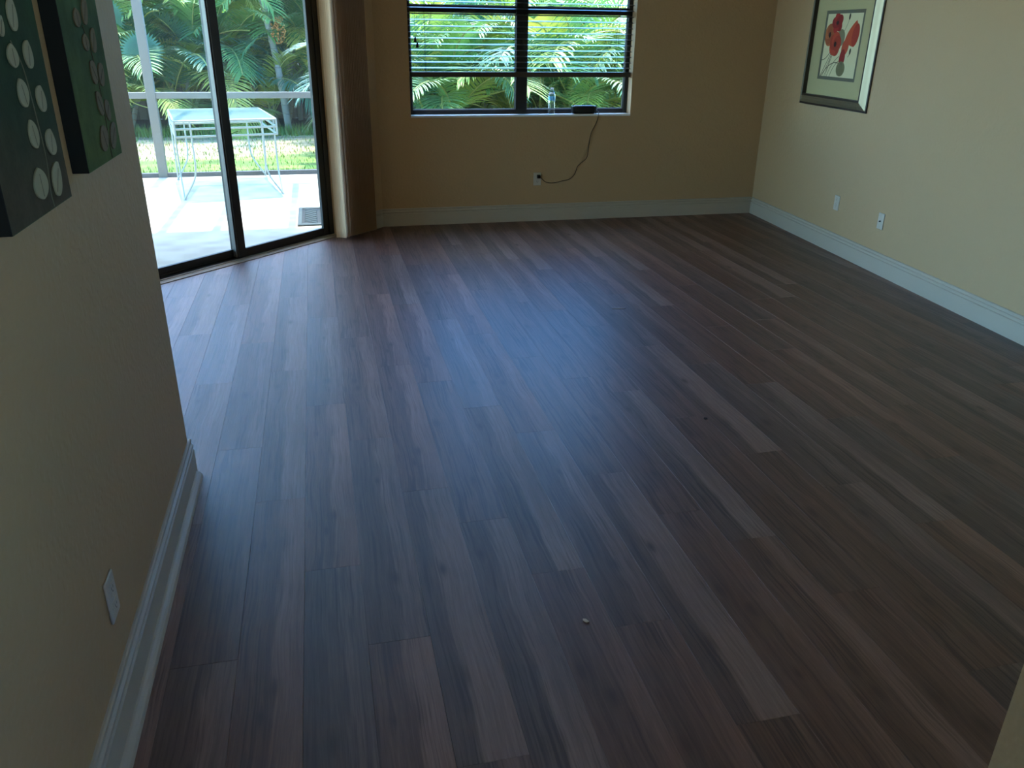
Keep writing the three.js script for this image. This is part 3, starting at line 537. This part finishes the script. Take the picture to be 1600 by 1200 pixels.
[[-5.2, -18.1, 3.0], [-3.9, -18.2, 2.6], [-2.7, -18.0, 3.2], [-1.4, -18.2, 2.7], [-0.2, -18.1, 3.1], [1.1, -18.0, 2.8]].forEach((p, i) =>
  arecaPalm('tall areca palm clump against the board fence, ' + ORDER[i] + ' from the left', ...p, 0.4, 5, 6, 0.6, 'tall palms against the fence'));
[[1.75, -12.6, 1.0], [2.75, -13.2, 1.2], [3.65, -12.7, 0.95], [4.6, -13.3, 1.2], [5.6, -12.8, 1.1]].forEach((p, i) =>
  arecaPalm('low areca palm clump outside the window, ' + ORDER[i] + ' from the left', ...p, 0.15, 8, 6, 0.45, 'low palms outside the window'));
[[2.2, -15.0, 1.5], [3.6, -15.2, 1.7], [5.0, -15.0, 1.5], [6.5, -15.2, 1.7]].forEach((p, i) =>
  arecaPalm('tall areca palm clump farther outside the window, ' + ORDER[i] + ' from the left', ...p, 0.3, 7, 6, 0.55, 'tall palms farther outside the window'));

// a fan palm at the left of the door view and a grey trunk with an orange fruit cluster
{
  const t = thing('fan_palm', 'round leaved fan palm at the left edge of the far lawn', 'palm', [-2.72, -0.1, -15.5]);
  const fan = (R, N, spread) => {
    const p = [], ix = [], at = (a, r, y) => { p.push(Math.sin(a) * r, Math.cos(a) * r, y); return p.length / 3 - 1; };
    const c = at(0, 0, 0); let last = null;
    for (let i = 0; i <= N; i++) { const a = (i / N - 0.5) * spread, v = at(a, R * 0.72, 0.0); if (last !== null) { const m = at(a - spread / N / 2, R * 0.55, 0.035), q = at(a - spread / N / 2, R * (0.95 + 0.1 * hash(i, 2, 5)), -0.03); ix.push(c, m, last, c, v, m, last, m, q, m, v, q); } last = v; }
    const g = new THREE.BufferGeometry(); g.setAttribute('position', new THREE.Float32BufferAttribute(p, 3)); g.setAttribute('uv', new THREE.Float32BufferAttribute(new Float32Array(p.length / 3 * 2), 2)); g.setIndex(ix); g.computeVertexNormals(); return g;
  };
  const g = fan(0.36, 34, 5.4), fanGreen = phys({ color: new THREE.Color(0.07, 0.17, 0.06), roughness: 0.45, transmission: 0.25, thickness: 0, side: THREE.DoubleSide });
  part('trunk', new THREE.CylinderGeometry(0.07, 0.1, 0.5, 12).translate(0, 0.25, 0), TRUNK, t);
  [[0.0, 1.36, 0.25, 0.15, -0.5], [-0.5, 1.9, 0.1, 0.6, 0.6], [-0.75, 0.95, 0.2, 0.5, 0.9]].forEach(([x, y, z, ry, rz], i) => {
    const l = part('fan_leaf', g, fanGreen, t, [x, y, z], [-0.25, ry, rz]);
    part('petiole', tube([[0, 0.45, 0], [x * 0.4, y * 0.6, z * 0.5], [x, y, z]], 0.011, 10, 6), RACHIS, t);
  });
  const k = thing('tall_palm', 'grey ringed palm trunk with an orange fruit cluster behind the lawn', 'palm', [-0.75, -0.1, -16.2]);
  part('trunk', tube([[0.22, 0, 0], [0.12, 1.2, 0], [0.02, 1.9, 0], [-0.1, 2.8, 0], [-0.15, 3.6, 0]], 0.062, 30, 10), mat(new THREE.Color(0.34, 0.32, 0.27), 0.85), k);
  for (let y = 0.3, i = 0; y < 3.5; y += 0.16, i++) part('trunk_ring', new THREE.TorusGeometry(0.063, 0.006, 5, 14).rotateX(Math.PI / 2), TRUNK, k, [y < 1.2 ? 0.22 - 0.1 * y / 1.2 : y < 1.9 ? 0.12 - 0.1 * (y - 1.2) / 0.7 : y < 2.8 ? 0.02 - 0.12 * (y - 1.9) / 0.9 : -0.1 - 0.05 * (y - 2.8) / 0.8, y, 0]);
  const fruit = []; for (let i = 0; i < 150; i++) { const a = rr(0, 6.28), r = 0.16 * Math.sqrt(rnd()), y = rr(-0.22, 0.22), f = 1 - Math.abs(y) * 2.2; fruit.push(new THREE.IcosahedronGeometry(0.017, 0).translate(0.2 + Math.cos(a) * r * f, 1.72 + y, 0.16 + Math.sin(a) * r * f)); }
  part('fruit_cluster', merge(fruit), mat(new THREE.Color(0.55, 0.22, 0.05), 0.6), k);
  for (let i = 0; i < 7; i++) { const [fg, rg] = FRONDS[i % FRONDS.length], m = part('frond', fg, LEAF[i % 4], k, [-0.15, 3.5, 0], [0, i * 0.9, 0]); part('rachis', rg, RACHIS, m); }
}

scene.traverse((o) => { if (o.isMesh && o !== sky) { o.castShadow = true; o.receiveShadow = true; } });
renderer.render(scene, camera);
